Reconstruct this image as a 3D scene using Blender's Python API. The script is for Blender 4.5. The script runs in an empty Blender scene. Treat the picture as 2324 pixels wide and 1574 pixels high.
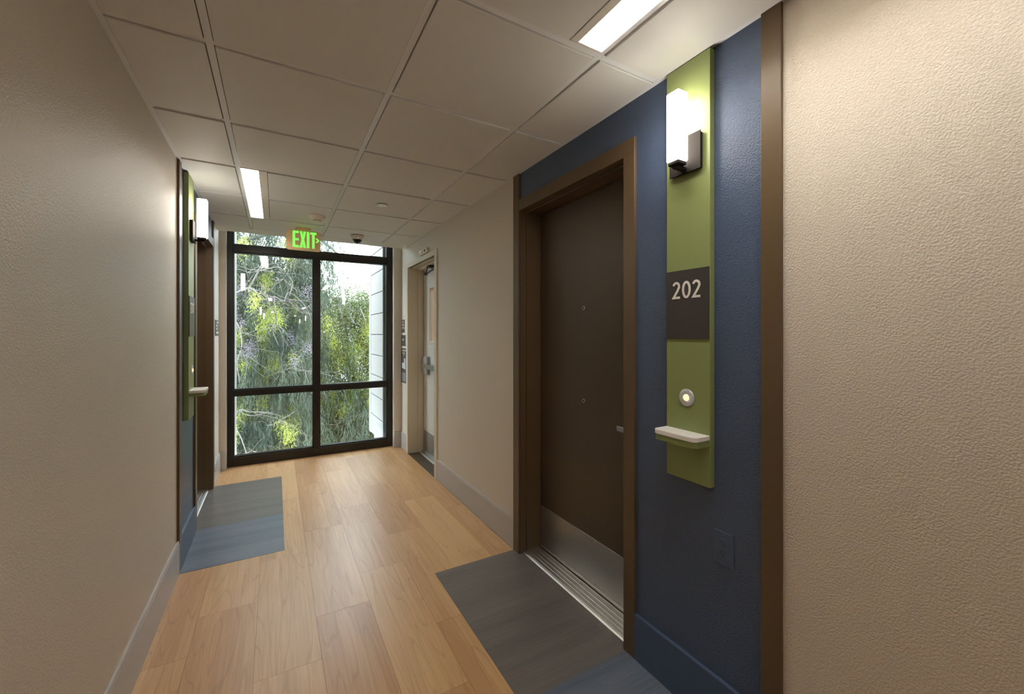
import bpy, bmesh, math, random
import numpy as np
from mathutils import Vector, Matrix

S = bpy.context.scene
COL = S.collection
PI = math.pi

# ------------------------------------------------------------------ camera
YAW = math.atan(536.0 / 937.0)
cam_d = bpy.data.cameras.new('camera')
cam_d.sensor_width = 36.0
cam_d.lens = 937.0 / 2324.0 * 36.0
cam_d.shift_y = -31.0 / 2324.0
cam_d.clip_start = 0.02
cam_d.clip_end = 300
cam = bpy.data.objects.new('camera', cam_d)
cam.location = (0, 0, 1.383)
cam.rotation_euler = (PI / 2, 0, -YAW)
COL.objects.link(cam)
S.camera = cam

# ------------------------------------------------------------------ world, sun, exposure
W = bpy.data.worlds.new('world'); S.world = W
W.use_nodes = True
bg = W.node_tree.nodes['Background']
bg.inputs[0].default_value = (0.80, 0.90, 1.0, 1)
bg.inputs[1].default_value = 8.0
sun_d = bpy.data.lights.new('sun', 'SUN')
sun_d.energy = 2.0
sun_d.angle = math.radians(25)
sun_d.color = (1.0, 0.96, 0.88)
sun = bpy.data.objects.new('sun', sun_d)
sun.rotation_euler = (math.radians(38), math.radians(-22), 0)
COL.objects.link(sun)
S.view_settings.view_transform = 'Standard'
S.view_settings.look = 'None'
S.view_settings.exposure = 0.35
S.view_settings.gamma = 1.0
S.view_settings.use_curve_mapping = False
S.cycles.max_bounces = 7
S.cycles.transmission_bounces = 4

LAMP_PANEL = 25.5      # radiance of the ceiling light lenses
LAMP_SCONCE = 13.0      # radiance of the sconce shades

# ------------------------------------------------------------------ materials
def lin(c):
    return tuple(((v / 255.0) / 12.92 if v / 255.0 <= 0.04045 else ((v / 255.0 + 0.055) / 1.055) ** 2.4) for v in c) + (1.0,)

def new_mat(name):
    m = bpy.data.materials.new(name); m.use_nodes = True
    nt = m.node_tree
    return m, nt, nt.nodes['Principled BSDF']

def N(nt, t, **kw):
    n = nt.nodes.new(t)
    for k, v in kw.items():
        setattr(n, k, v)
    return n

def mat(name, col, rough=0.5, metal=0.0, spec=0.5, bump=None, var=None, emit=None, stretch=None):
    """bump = (scale, strength, distance[, detail]); var = (scale, amount) slight tone drift; stretch = xyz scale of the coordinates"""
    m, nt, b = new_mat(name)
    c = lin(col)
    b.inputs['Base Color'].default_value = c
    b.inputs['Roughness'].default_value = rough
    b.inputs['Metallic'].default_value = metal
    b.inputs['Specular IOR Level'].default_value = spec
    co = None
    if bump or var:
        tc = N(nt, 'ShaderNodeTexCoord')
        co = tc.outputs['Object']
        if stretch:
            mp = N(nt, 'ShaderNodeMapping'); mp.inputs['Scale'].default_value = stretch
            nt.links.new(co, mp.inputs[0]); co = mp.outputs[0]
    if bump:
        nz = N(nt, 'ShaderNodeTexNoise')
        nz.inputs['Scale'].default_value = bump[0]
        nz.inputs['Detail'].default_value = bump[3] if len(bump) > 3 else 2.0
        nt.links.new(co, nz.inputs['Vector'])
        bp = N(nt, 'ShaderNodeBump')
        bp.inputs['Strength'].default_value = bump[1]
        bp.inputs['Distance'].default_value = bump[2]
        nt.links.new(nz.outputs[0], bp.inputs['Height'])
        nt.links.new(bp.outputs[0], b.inputs['Normal'])
    if var:
        nz = N(nt, 'ShaderNodeTexNoise'); nz.inputs['Scale'].default_value = var[0]; nz.inputs['Detail'].default_value = 3
        nt.links.new(co, nz.inputs['Vector'])
        mx = N(nt, 'ShaderNodeMix', data_type='RGBA')
        a = var[1]
        mx.inputs[6].default_value = (c[0] * (1 - a), c[1] * (1 - a), c[2] * (1 - a), 1)
        mx.inputs[7].default_value = (min(1, c[0] * (1 + a)), min(1, c[1] * (1 + a)), min(1, c[2] * (1 + a)), 1)
        nt.links.new(nz.outputs[0], mx.inputs[0]); nt.links.new(mx.outputs[2], b.inputs['Base Color'])
    if emit:
        b.inputs['Emission Color'].default_value = emit[0] + (1,)
        b.inputs['Emission Strength'].default_value = emit[1]
    return m

WALLTEX = (190, 0.45, 0.005, 3.0)
M = {}
M['wall'] = mat('tan_wall_paint', (214, 204, 190), 0.46, bump=WALLTEX)
M['blue'] = mat('slate_blue_wall_paint', (75, 90, 117), 0.36, bump=WALLTEX)
M['bluebase'] = mat('slate_blue_base', (75, 92, 120), 0.42)
M['base'] = mat('taupe_rubber_base', (188, 183, 180), 0.36)
M['brown'] = mat('bronze_brown_trim_paint', (98, 79, 56), 0.38, bump=(60, .05, .001))
M['door'] = mat('dark_brown_door_paint', (82, 68, 52), 0.42, bump=(40, .04, .001))
M['green'] = mat('olive_green_lacquer', (138, 150, 94), 0.4)
M['white'] = mat('white_paint', (226, 222, 214), 0.5)
M['solid'] = mat('white_solid_surface', (246, 244, 241), 0.3)
M['tile'] = mat('acoustic_ceiling_tile', (224, 223, 222), 0.6, bump=(420, .35, .0012, 4.0))
M['tee'] = mat('ceiling_grid_steel', (238, 240, 244), 0.25)
M['plenum'] = mat('ceiling_plenum_dark', (60, 52, 46), 0.8)
M['frame'] = mat('dark_bronze_window_frame', (30, 25, 21), 0.33, metal=0.0)
M['gasket'] = mat('black_rubber_gasket', (16, 16, 17), 0.5)
M['exitpaint'] = mat('cream_metal_frame_paint', (212, 200, 178), 0.4)
M['exitdoor'] = mat('pale_grey_door_paint', (214, 212, 204), 0.4)
M['steel'] = mat('brushed_stainless_steel', (178, 177, 175), 0.36, metal=0.9, bump=(9, .12, .002, 4.0), var=(5, .10), stretch=(1, .06, 40))
M['alum'] = mat('mill_aluminium_threshold', (200, 197, 192), 0.38, metal=0.9, bump=(30, .08, .001), var=(14, .14))
M['chrome'] = mat('satin_chrome', (196, 196, 198), 0.22, metal=1.0)
M['bezel'] = mat('satin_nickel_bezel', (206, 212, 224), 0.36, metal=0.2)
M['bronze'] = mat('oil_rubbed_bronze', (40, 36, 34), 0.7, spec=0.15)
M['darkmetal'] = mat('dark_closer_metal', (62, 58, 54), 0.4, metal=0.5)
M['sign'] = mat('charcoal_sign_acrylic', (64, 60, 58), 0.38)
M['signtext'] = mat('white_sign_lettering', (236, 232, 228), 0.45)
M['signgrey'] = mat('pale_grey_map_print', (186, 192, 200), 0.5)
M['black'] = mat('black_plastic', (18, 17, 17), 0.35)
M['dome'] = mat('smoked_dome_plastic', (14, 14, 18), 0.08)
M['offwhite'] = mat('off_white_plastic', (224, 214, 200), 0.42)
M['extwhite'] = mat('white_fibre_cement_panel', (158, 156, 152), 0.55, bump=(50, .05, .002))
M['extjoint'] = mat('panel_joint_dark_grey', (58, 62, 66), 0.7)  # dark grey backing that shows in the open panel joints
M['bark'] = mat('pale_grey_bark', (112, 106, 101), 0.8, bump=(30, .5, .01), var=(12, .22))
M['trunk'] = mat('grey_brown_bark', (118, 104, 92), 0.85, bump=(18, .6, .02), var=(7, .25))
M['ground'] = mat('brown_leaf_litter', (78, 72, 48), 0.95, bump=(8, .7, .05), var=(3, .35))
M['ochre'] = mat('ochre_stairwell_paint', (206, 138, 36), 0.5)
M['exitface'] = mat('warm_white_exit_face', (236, 204, 152), 0.3)
M['lens'] = mat('light_lens_white', (255, 250, 240), 0.4, emit=((1.0, 0.945, 0.865), LAMP_PANEL))
M['shade'] = mat('opal_glass_shade', (255, 250, 240), 0.25, emit=((1.0, 0.925, 0.82), LAMP_SCONCE))
M['exitlit'] = mat('lit_green_lettering', (90, 220, 60), 0.4, emit=((0.25, 1.0, 0.12), 0.75))
M['bulb'] = mat('amber_button_light', (255, 220, 160), 0.3, emit=((1.0, 0.74, 0.40), 0.9))
M['led'] = mat('violet_led', (220, 200, 255), 0.3, emit=((0.7, 0.4, 1.0), 3.0))

def glass_mat(name, tint):
    m = bpy.data.materials.new(name); m.use_nodes = True
    nt = m.node_tree; nt.nodes.clear()
    out = N(nt, 'ShaderNodeOutputMaterial'); mx = N(nt, 'ShaderNodeMixShader')
    tr = N(nt, 'ShaderNodeBsdfTransparent'); tr.inputs[0].default_value = tint
    gl = N(nt, 'ShaderNodeBsdfGlossy'); gl.inputs['Roughness'].default_value = 0.0
    gl.inputs[0].default_value = (1, 1, 1, 1)
    fr = N(nt, 'ShaderNodeFresnel'); ge = N(nt, 'ShaderNodeNewGeometry')
    ma = N(nt, 'ShaderNodeMath', operation='MULTIPLY_ADD')
    nt.links.new(ge.outputs['Backfacing'], ma.inputs[0]); ma.inputs[1].default_value = 1 / 1.52 - 1.52; ma.inputs[2].default_value = 1.52
    nt.links.new(ma.outputs[0], fr.inputs['IOR'])
    nt.links.new(fr.outputs[0], mx.inputs[0]); nt.links.new(tr.outputs[0], mx.inputs[1]); nt.links.new(gl.outputs[0], mx.inputs[2])
    nt.links.new(mx.outputs[0], out.inputs[0])
    return m
M['glass'] = glass_mat('clear_window_glass', (0.965, 0.985, 0.975, 1))

def leaf_mat(name, c0, c1, trans=0.35):
    m, nt, b = new_mat(name)
    tc = N(nt, 'ShaderNodeTexCoord')
    nz = N(nt, 'ShaderNodeTexNoise'); nz.inputs['Scale'].default_value = 2.6; nz.inputs['Detail'].default_value = 5
    nt.links.new(tc.outputs['Object'], nz.inputs['Vector'])
    mr = N(nt, 'ShaderNodeMapRange'); mr.inputs[1].default_value = .32; mr.inputs[2].default_value = .68
    nt.links.new(nz.outputs[0], mr.inputs[0])
    mx = N(nt, 'ShaderNodeMix', data_type='RGBA'); mx.inputs[6].default_value = lin(c0); mx.inputs[7].default_value = lin(c1)
    nt.links.new(mr.outputs[0], mx.inputs[0])
    b.inputs['Roughness'].default_value = 0.55
    nt.links.new(mx.outputs[2], b.inputs['Base Color'])
    tl = N(nt, 'ShaderNodeBsdfTranslucent'); nt.links.new(mx.outputs[2], tl.inputs[0])
    ms = N(nt, 'ShaderNodeMixShader'); ms.inputs[0].default_value = trans
    nt.links.new(b.outputs[0], ms.inputs[1]); nt.links.new(tl.outputs[0], ms.inputs[2])
    nt.links.new(ms.outputs[0], nt.nodes['Material Output'].inputs[0])
    return m
M['leafgrey'] = leaf_mat('grey_green_willow_leaf', (42, 54, 41), (96, 111, 90))
M['leaflime'] = leaf_mat('lime_young_leaf', (122, 138, 54), (190, 196, 96))
M['leafmid'] = leaf_mat('mid_green_leaf', (56, 70, 38), (114, 127, 72))
M['leafdark'] = leaf_mat('dark_green_shrub_leaf', (25, 35, 20), (58, 70, 36))
M['pod'] = leaf_mat('mauve_grey_seed_cluster', (120, 108, 128), (168, 156, 170), .2)

def wood_mat(name, dark, mid, light, axis='y', rough=0.34, strips=True, fine=1.0):
    m, nt, b = new_mat(name)
    L = nt.links.new
    tc = N(nt, 'ShaderNodeTexCoord'); oi = N(nt, 'ShaderNodeObjectInfo')
    mul = N(nt, 'ShaderNodeVectorMath', operation='SCALE'); mul.inputs[0].default_value = (13.7, 29.3, 7.1)
    L(oi.outputs['Random'], mul.inputs['Scale'])
    add = N(nt, 'ShaderNodeVectorMath', operation='ADD')
    L(tc.outputs['Object'], add.inputs[0]); L(mul.outputs[0], add.inputs[1])
    def mapped(sc):
        mp = N(nt, 'ShaderNodeMapping')
        mp.inputs['Scale'].default_value = sc if axis == 'y' else (sc[1], sc[0], sc[2])
        L(add.outputs[0], mp.inputs[0]); return mp.outputs[0]
    # fine straight grain
    n1 = N(nt, 'ShaderNodeTexNoise'); n1.inputs['Scale'].default_value = 1; n1.inputs['Detail'].default_value = 4; n1.inputs['Roughness'].default_value = .65
    L(mapped((95 * fine, 2.6, 1)), n1.inputs['Vector'])
    # cathedral contour lines
    n2 = N(nt, 'ShaderNodeTexNoise'); n2.inputs['Scale'].default_value = 1; n2.inputs['Detail'].default_value = 1.2
    L(mapped((8.5, 0.62, 1)), n2.inputs['Vector'])
    m2 = N(nt, 'ShaderNodeMath', operation='MULTIPLY'); m2.inputs[1].default_value = 75
    L(n2.outputs[0], m2.inputs[0])
    sn = N(nt, 'ShaderNodeMath', operation='SINE'); L(m2.outputs[0], sn.inputs[0])
    mr = N(nt, 'ShaderNodeMapRange'); mr.inputs[1].default_value = .86; mr.inputs[2].default_value = 1.0
    L(sn.outputs[0], mr.inputs[0])
    # broad tone drift + per-strip tone
    n3 = N(nt, 'ShaderNodeTexNoise'); n3.inputs['Scale'].default_value = 1; n3.inputs['Detail'].default_value = 2
    L(mapped((9, 1.1, 1)), n3.inputs['Vector'])
    ramp = N(nt, 'ShaderNodeValToRGB')
    ramp.color_ramp.elements[0].position = .32; ramp.color_ramp.elements[0].color = lin(mid)
    ramp.color_ramp.elements[1].position = .68; ramp.color_ramp.elements[1].color = lin(light)
    mixv = N(nt, 'ShaderNodeMath', operation='MULTIPLY_ADD'); mixv.inputs[1].default_value = .55; mixv.inputs[2].default_value = .0
    L(n1.outputs[0], mixv.inputs[0])
    mixw = N(nt, 'ShaderNodeMath', operation='MULTIPLY_ADD'); mixw.inputs[1].default_value = .45
    L(n3.outputs[0], mixw.inputs[0]); L(mixv.outputs[0], mixw.inputs[2])
    last = mixw.outputs[0]
    if strips:
        rnd = N(nt, 'ShaderNodeMath', operation='MULTIPLY_ADD'); rnd.inputs[1].default_value = .24; rnd.inputs[2].default_value = -.12
        L(oi.outputs['Random'], rnd.inputs[0])
        sx = N(nt, 'ShaderNodeSeparateXYZ'); L(tc.outputs['Object'], sx.inputs[0])
        q = N(nt, 'ShaderNodeMath', operation='MULTIPLY_ADD'); q.inputs[1].default_value = 1 / .0827; q.inputs[2].default_value = 1.5
        L(sx.outputs[0], q.inputs[0])
        fl = N(nt, 'ShaderNodeMath', operation='FLOOR'); L(q.outputs[0], fl.inputs[0])
        w = N(nt, 'ShaderNodeTexWhiteNoise', noise_dimensions='2D')
        cb = N(nt, 'ShaderNodeCombineXYZ'); L(fl.outputs[0], cb.inputs[0]); L(oi.outputs['Random'], cb.inputs[1])
        L(cb.outputs[0], w.inputs['Vector'])
        w2 = N(nt, 'ShaderNodeMath', operation='MULTIPLY_ADD'); w2.inputs[1].default_value = .22; w2.inputs[2].default_value = -.11
        L(w.outputs[0], w2.inputs[0])
        a1 = N(nt, 'ShaderNodeMath', operation='ADD'); L(last, a1.inputs[0]); L(rnd.outputs[0], a1.inputs[1])
        a2 = N(nt, 'ShaderNodeMath', operation='ADD'); L(a1.outputs[0], a2.inputs[0]); L(w2.outputs[0], a2.inputs[1])
        last = a2.outputs[0]
    L(last, ramp.inputs[0])
    mx = N(nt, 'ShaderNodeMix', data_type='RGBA'); mx.inputs[7].default_value = lin(dark)
    fm = N(nt, 'ShaderNodeMath', operation='MULTIPLY'); fm.inputs[1].default_value = .24 if strips else .08
    L(mr.outputs[0], fm.inputs[0]); L(fm.outputs[0], mx.inputs[0]); L(ramp.outputs[0], mx.inputs[6])
    L(mx.outputs[2], b.inputs['Base Color'])
    b.inputs['Roughness'].default_value = rough
    bp = N(nt, 'ShaderNodeBump'); bp.inputs['Strength'].default_value = .12; bp.inputs['Distance'].default_value = .001
    L(n1.outputs[0], bp.inputs['Height']); L(bp.outputs[0], b.inputs['Normal'])
    return m
M['plank'] = wood_mat('honey_wood_vinyl_plank', (156, 106, 66), (196, 151, 104), (222, 182, 132))
M['mattaupe'] = wood_mat('taupe_woven_vinyl', (74, 70, 68), (98, 92, 89), (126, 120, 116), axis='x', rough=.36, strips=False, fine=2.6)
M['matslate'] = wood_mat('charcoal_woven_vinyl', (64, 71, 82), (84, 94, 110), (124, 133, 149), axis='x', rough=.36, strips=False, fine=2.6)

# ------------------------------------------------------------------ object helpers
WL = {}
def put(o, loc, parent=None):
    loc = Vector(loc); WL[o.name] = loc
    COL.objects.link(o)
    if parent is not None:
        o.parent = parent; o.location = loc - WL[parent.name]
    else:
        o.location = loc
    return o

def tag(o, label=None, cat=None, group=None, kind=None):
    if label: o['label'] = label
    if cat: o['category'] = cat
    if group: o['group'] = group
    if kind: o['kind'] = kind
    return o

def thing(name, loc, label, cat, group=None, kind=None):
    o = bpy.data.objects.new(name, None)
    o.empty_display_size = 0.05
    put(o, loc)
    return tag(o, label, cat, group, kind)

def finish(name, bm, mats, loc, parent, smooth=False):
    me = bpy.data.meshes.new(name)
    bmesh.ops.recalc_face_normals(bm, faces=bm.faces)
    bm.to_mesh(me); bm.free()
    for m in (mats if isinstance(mats, (list, tuple)) else [mats]):
        me.materials.append(M[m])
    if smooth:
        for p in me.polygons: p.use_smooth = True
    return put(bpy.data.objects.new(name, me), loc, parent)

CACHE = {}
def box(name, x0, x1, y0, y1, z0, z1, m, parent=None, bev=0.0, seg=1):
    d = (round(abs(x1 - x0), 5), round(abs(y1 - y0), 5), round(abs(z1 - z0), 5))
    c = ((x0 + x1) / 2, (y0 + y1) / 2, (z0 + z1) / 2)
    key = (d, m, bev, seg)
    if key not in CACHE:
        bm = bmesh.new()
        bmesh.ops.create_cube(bm, size=1.0)
        for v in bm.verts: v.co = Vector((v.co.x * d[0], v.co.y * d[1], v.co.z * d[2]))
        if bev: bmesh.ops.bevel(bm, geom=list(bm.edges), offset=bev, segments=seg, affect='EDGES', profile=.5)
        me = bpy.data.meshes.new(name); bm.to_mesh(me); bm.free(); me.materials.append(M[m])
        CACHE[key] = me
    return put(bpy.data.objects.new(name, CACHE[key]), c, parent)

def prism(name, pts, plane, a0, a1, m, parent=None, bev=0.0, smooth=False):
    """polygon pts in plane 'yz' / 'xz' / 'xy' (world), extruded along the third axis from a0 to a1"""
    def P(p, a):
        return {'yz': (a, p[0], p[1]), 'xz': (p[0], a, p[1]), 'xy': (p[0], p[1], a)}[plane]
    cx = sum(p[0] for p in pts) / len(pts); cy = sum(p[1] for p in pts) / len(pts)
    c = Vector(P((cx, cy), (a0 + a1) / 2))
    bm = bmesh.new()
    A = [bm.verts.new(Vector(P(p, a0)) - c) for p in pts]
    B = [bm.verts.new(Vector(P(p, a1)) - c) for p in pts]
    bm.faces.new(A); bm.faces.new(B[::-1])
    n = len(pts)
    for i in range(n): bm.faces.new((A[i], A[(i + 1) % n], B[(i + 1) % n], B[i]))
    if bev:
        bmesh.ops.recalc_face_normals(bm, faces=bm.faces)
        bmesh.ops.bevel(bm, geom=list(bm.edges), offset=bev, segments=2, affect='EDGES', profile=.5)
    return finish(name, bm, m, c, parent, smooth)

def lathe(name, prof, c, axis, m, parent=None, n=28, smooth=True):
    """prof = [(r, h)...] revolved about axis through c; h along axis ('x','y','z')"""
    bm = bmesh.new(); rings = []
    for r, h in prof:
        ring = []
        k = 1 if r < 1e-6 else n
        for i in range(k):
            a = 2 * PI * i / n
            p = (r * math.cos(a), r * math.sin(a), h)
            if axis == 'x': p = (p[2], p[0], p[1])
            elif axis == 'y': p = (p[0], p[2], p[1])
            ring.append(bm.verts.new(p))
        rings.append(ring)
    for A, B in zip(rings[:-1], rings[1:]):
        if len(A) == 1 and len(B) == 1: continue
        for i in range(n):
            j = (i + 1) % n
            if len(A) == 1: bm.faces.new((A[0], B[i], B[j]))
            elif len(B) == 1: bm.faces.new((A[i], A[j], B[0]))
            else: bm.faces.new((A[i], A[j], B[j], B[i]))
    if len(rings[0]) > 1: bm.faces.new(rings[0])
    if len(rings[-1]) > 1: bm.faces.new(rings[-1])
    o = finish(name, bm, m, c, parent, False)
    if smooth:
        for p in o.data.polygons: p.use_smooth = len(p.vertices) == 4 and True
    return o

def rounded(x0, x1, y0, y1, r, n=5, corners=(1, 1, 1, 1)):
    """rounded rectangle outline; corners = (x1y1, x0y1, x0y0, x1y0)"""
    out = []
    for k, (cx, cy, a) in enumerate(((x1 - r, y1 - r, 0), (x0 + r, y1 - r, PI / 2), (x0 + r, y0 + r, PI), (x1 - r, y0 + r, 1.5 * PI))):
        if corners[k]:
            for i in range(n + 1):
                t = a + PI / 2 * i / n
                out.append((cx + r * math.cos(t), cy + r * math.sin(t)))
        else:
            out.append(((x1 if k in (0, 3) else x0), (y1 if k in (0, 1) else y0)))
    return out

def cells(name, plane_x, side, ys, zs, skip, thick, m, parent=None):
    """a wall in a plane x = const made of a grid of cells, some left open, then given thickness away from the corridor"""
    bm = bmesh.new(); V = {}
    def v(i, j):
        if (i, j) not in V: V[(i, j)] = bm.verts.new((plane_x, ys[i], zs[j]))
        return V[(i, j)]
    for i in range(len(ys) - 1):
        for j in range(len(zs) - 1):
            if (i, j) in skip: continue
            bm.faces.new((v(i, j), v(i + 1, j), v(i + 1, j + 1), v(i, j + 1)))
    r = bmesh.ops.extrude_face_region(bm, geom=list(bm.faces))
    for e in r['geom']:
        if isinstance(e, bmesh.types.BMVert): e.co.x += side * thick
    # extrude_face_region removes nothing, keep the front faces
    return finish(name, bm, m, (0, 0, 0), parent)

def tube(name, path, radii, m, parent=None, loc=(0, 0, 0), n=7):
    bm = bmesh.new(); rings = []
    P = [Vector(p) for p in path]
    for i, p in enumerate(P):
        t = (P[min(i + 1, len(P) - 1)] - P[max(i - 1, 0)]).normalized()
        a = t.orthogonal().normalized(); b = t.cross(a)
        if rings and abs(t.z) < .999:
            a = t.cross(Vector((0, .3, 1))).normalized(); b = t.cross(a)
        elif abs(t.z) < .999:
            a = t.cross(Vector((0, .3, 1))).normalized(); b = t.cross(a)
        rings.append([bm.verts.new(p - Vector(loc) + radii[i] * (math.cos(2 * PI * k / n) * a + math.sin(2 * PI * k / n) * b)) for k in range(n)])
    for A, B in zip(rings[:-1], rings[1:]):
        for k in range(n): bm.faces.new((A[k], A[(k + 1) % n], B[(k + 1) % n], B[k]))
    bm.faces.new(rings[0]); bm.faces.new(rings[-1])
    return finish(name, bm, m, loc, parent, True)

# wall frames: 'R' faces -x, 'L' faces +x ; local (s, z, d): s = along y, d = distance out of the wall plane into the corridor
XR, XL = 1.333, -0.493
def wx(w, d): return XR - d if w == 'R' else XL + d
def wbox(name, w, y0, y1, z0, z1, d0, d1, m, parent=None, bev=0.0, seg=1):
    a, b = wx(w, d0), wx(w, d1)
    return box(name, min(a, b), max(a, b), y0, y1, z0, z1, m, parent, bev, seg)

def ribbon(bm, pts, wdt, d0, d1, to3):
    """a flat stroke of constant width following 2-d pts, given thickness d0..d1 through to3(u, v, d)"""
    n = len(pts); closed = (pts[0] == pts[-1])
    if closed: pts = pts[:-1]; n -= 1
    Lf, Rt = [], []
    for i in range(n):
        p = Vector(pts[i])
        a = Vector(pts[(i - 1) % n]) if (closed or i > 0) else None
        b = Vector(pts[(i + 1) % n]) if (closed or i < n - 1) else None
        d1v = (p - a).normalized() if a is not None else None
        d2v = (b - p).normalized() if b is not None else None
        if d1v is None: d1v = d2v
        if d2v is None: d2v = d1v
        n1 = Vector((-d1v.y, d1v.x)); n2 = Vector((-d2v.y, d2v.x))
        nn = (n1 + n2).normalized(); k = wdt / 2 / max(.45, nn.dot(n1))
        Lf.append(p + nn * k); Rt.append(p - nn * k)
    vs = [[bm.verts.new(to3(q.x, q.y, d)) for q in arr] for d in (d0, d1) for arr in (Lf, Rt)]
    rng = range(n) if closed else range(n - 1)
    for i in rng:
        j = (i + 1) % n
        bm.faces.new((vs[2][i], vs[2][j], vs[3][j], vs[3][i]))
        bm.faces.new((vs[0][i], vs[1][i], vs[1][j], vs[0][j]))
        bm.faces.new((vs[0][i], vs[0][j], vs[2][j], vs[2][i]))
        bm.faces.new((vs[1][i], vs[3][i], vs[3][j], vs[1][j]))
    if not closed:
        for i in (0, n - 1):
            bm.faces.new((vs[0][i], vs[2][i], vs[3][i], vs[1][i]))

def digit_paths(ch):
    """strokes of a geometric sans digit in a box of height 1"""
    if ch == '0':
        return [[(.31 + .225 * math.cos(2 * PI * i / 36), .5 + .445 * math.sin(2 * PI * i / 36)) for i in range(36)] + [(.31 + .225, .5)]]
    if ch == '2':
        arc = [(.29 + .20 * math.cos(a), .735 + .21 * math.sin(a)) for a in [PI * (0.93 - 1.17 * i / 18) for i in range(19)]]
        return [arc + [(.40, .50), (.10, .055), (.55, .055)]]
    return [[(.10, .80), (.28, .945), (.28, 0)]]

def to_wall(w, y, z, d_base):
    s = -1 if w == 'R' else 1
    return lambda u, v, d: (wx(w, d_base + d), y + s * u, z + v)

def text_mesh(name, txt, size, w, y, z, d, m, parent, align='CENTER', depth=0.0006):
    cu = bpy.data.curves.new(name, 'FONT'); cu.body = txt; cu.size = size; cu.align_x = align; cu.extrude = depth; cu.resolution_u = 2
    o = bpy.data.objects.new(name, cu); COL.objects.link(o)
    dg = bpy.context.evaluated_depsgraph_get(); me = bpy.data.meshes.new_from_object(o.evaluated_get(dg))
    bpy.data.objects.remove(o); bpy.data.curves.remove(cu)
    s = -1 if w == 'R' else 1
    for v in me.vertices:
        u, vv, dd = v.co
        v.co = ((-dd if w == 'R' else dd), s * u, vv)
    me.materials.clear(); me.materials.append(M[m]); me.name = name
    return put(bpy.data.objects.new(name, me), (wx(w, d), y, z), parent)

# ------------------------------------------------------------------ dimensions
H_TILE, H_TEE, H_TOP = 2.378, 2.385, 2.66
Y_BACK = -30.0
Y_PIER, Y_WIN = 5.06, 5.14
R_T0, R_B0, R_C0, R_O0, R_O1, R_T1 = 0.677, 0.737, 1.263, 1.325, 2.224, 2.294      # right portal along y
L_T0, L_B0, L_C0, L_O0, L_O1, L_T1 = 3.010, 3.074, 3.558, 3.620, 4.503, 4.573      # left portal along y
X_O0, X_O1 = 3.812, 4.728                                                          # exit door opening
HEAD, X_HEAD = 2.150, 2.135
TH = 0.30                                                                          # wall thickness

# ------------------------------------------------------------------ walls
wr = cells('wall_right', XR, 1, [Y_BACK, R_T0 + .03], [-.05, H_TOP], set(), TH, 'wall')
tag(wr, 'tan textured wall on the right side of the corridor', 'wall', kind='structure')
far = cells('painted_wall_section', XR, 1, [R_T1 - .03, X_O0, X_O1, Y_PIER + .4], [-.05, X_HEAD, H_TOP], {(1, 0)}, TH, 'wall', wr)
bl = cells('blue_wall_section', XR, 1, [R_T0 + .03, R_O0, R_O1, R_T1 - .03], [-.05, HEAD, H_TOP], {(1, 0)}, TH, 'blue', wr)
bl['label'] = 'slate blue textured wall section around door 202'
wl = cells('wall_left', XL, -1, [Y_BACK, L_T0 + .03], [-.05, H_TOP], set(), TH, 'wall')
tag(wl, 'tan textured wall on the left side of the corridor', 'wall', kind='structure')
cells('painted_wall_section', XL, -1, [L_T1 - .03, Y_PIER + .4], [-.05, H_TOP], set(), TH, 'wall', wl)
b2 = cells('blue_wall_section', XL, -1, [L_T0 + .03, L_O0, L_O1, L_T1 - .03], [-.05, HEAD, H_TOP], {(1, 0)}, TH, 'blue', wl)
b2['label'] = 'slate blue textured wall section around door 201'
# end wall: the two narrow piers beside the window
we = thing('wall_end', (0.4, Y_PIER, 0), 'narrow tan wall returns on both sides of the corner window', 'wall', kind='structure')
box('pier', 1.244, XR, Y_PIER, Y_PIER + .4, -.05, H_TOP, 'wall', we)
box('pier', XL, -0.436, Y_PIER, Y_PIER + .4, -.05, H_TOP, 'wall', we)
wb = box('wall_back', XL - .3, XR + .3, Y_BACK - .2, Y_BACK, -.05, H_TOP, 'wall')
tag(wb, 'tan wall closing the far end of the corridor behind the viewer', 'wall', kind='structure')

# ------------------------------------------------------------------ floor with planks
fl = box('floor', XL - .25, XR + .35, Y_BACK, Y_PIER + .25, -.06, -.004, 'door')
tag(fl, 'honey coloured wood-look vinyl plank floor of the corridor', 'floor', kind='structure')
seams = [XL - .01, -.329, -.079, .171, .420, .668, .916, 1.165, XR - .0135]
joint0 = [2.22, 2.50, 1.926, 2.22, 2.505, 1.890, 2.405, 2.10]
PL = .995; g = .0005
for k in range(8):
    y = joint0[k] - 4 * PL
    while y < Y_WIN:
        a, b = max(y, -1.2), min(y + PL, Y_WIN + .1)
        if b > a + .02:
            box('plank', seams[k] + g, seams[k + 1] - g, a + g, b - g, -.004, 0, 'plank', fl)
        y += PL
box('plank_field', XL - .01, XR + .01, Y_BACK, -1.2, -.004, 0, 'plank', fl)
box('threshold_base', XR + .011, XR + .3, R_O0, R_O1, -.004, -.0005, 'door', fl)

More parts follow.
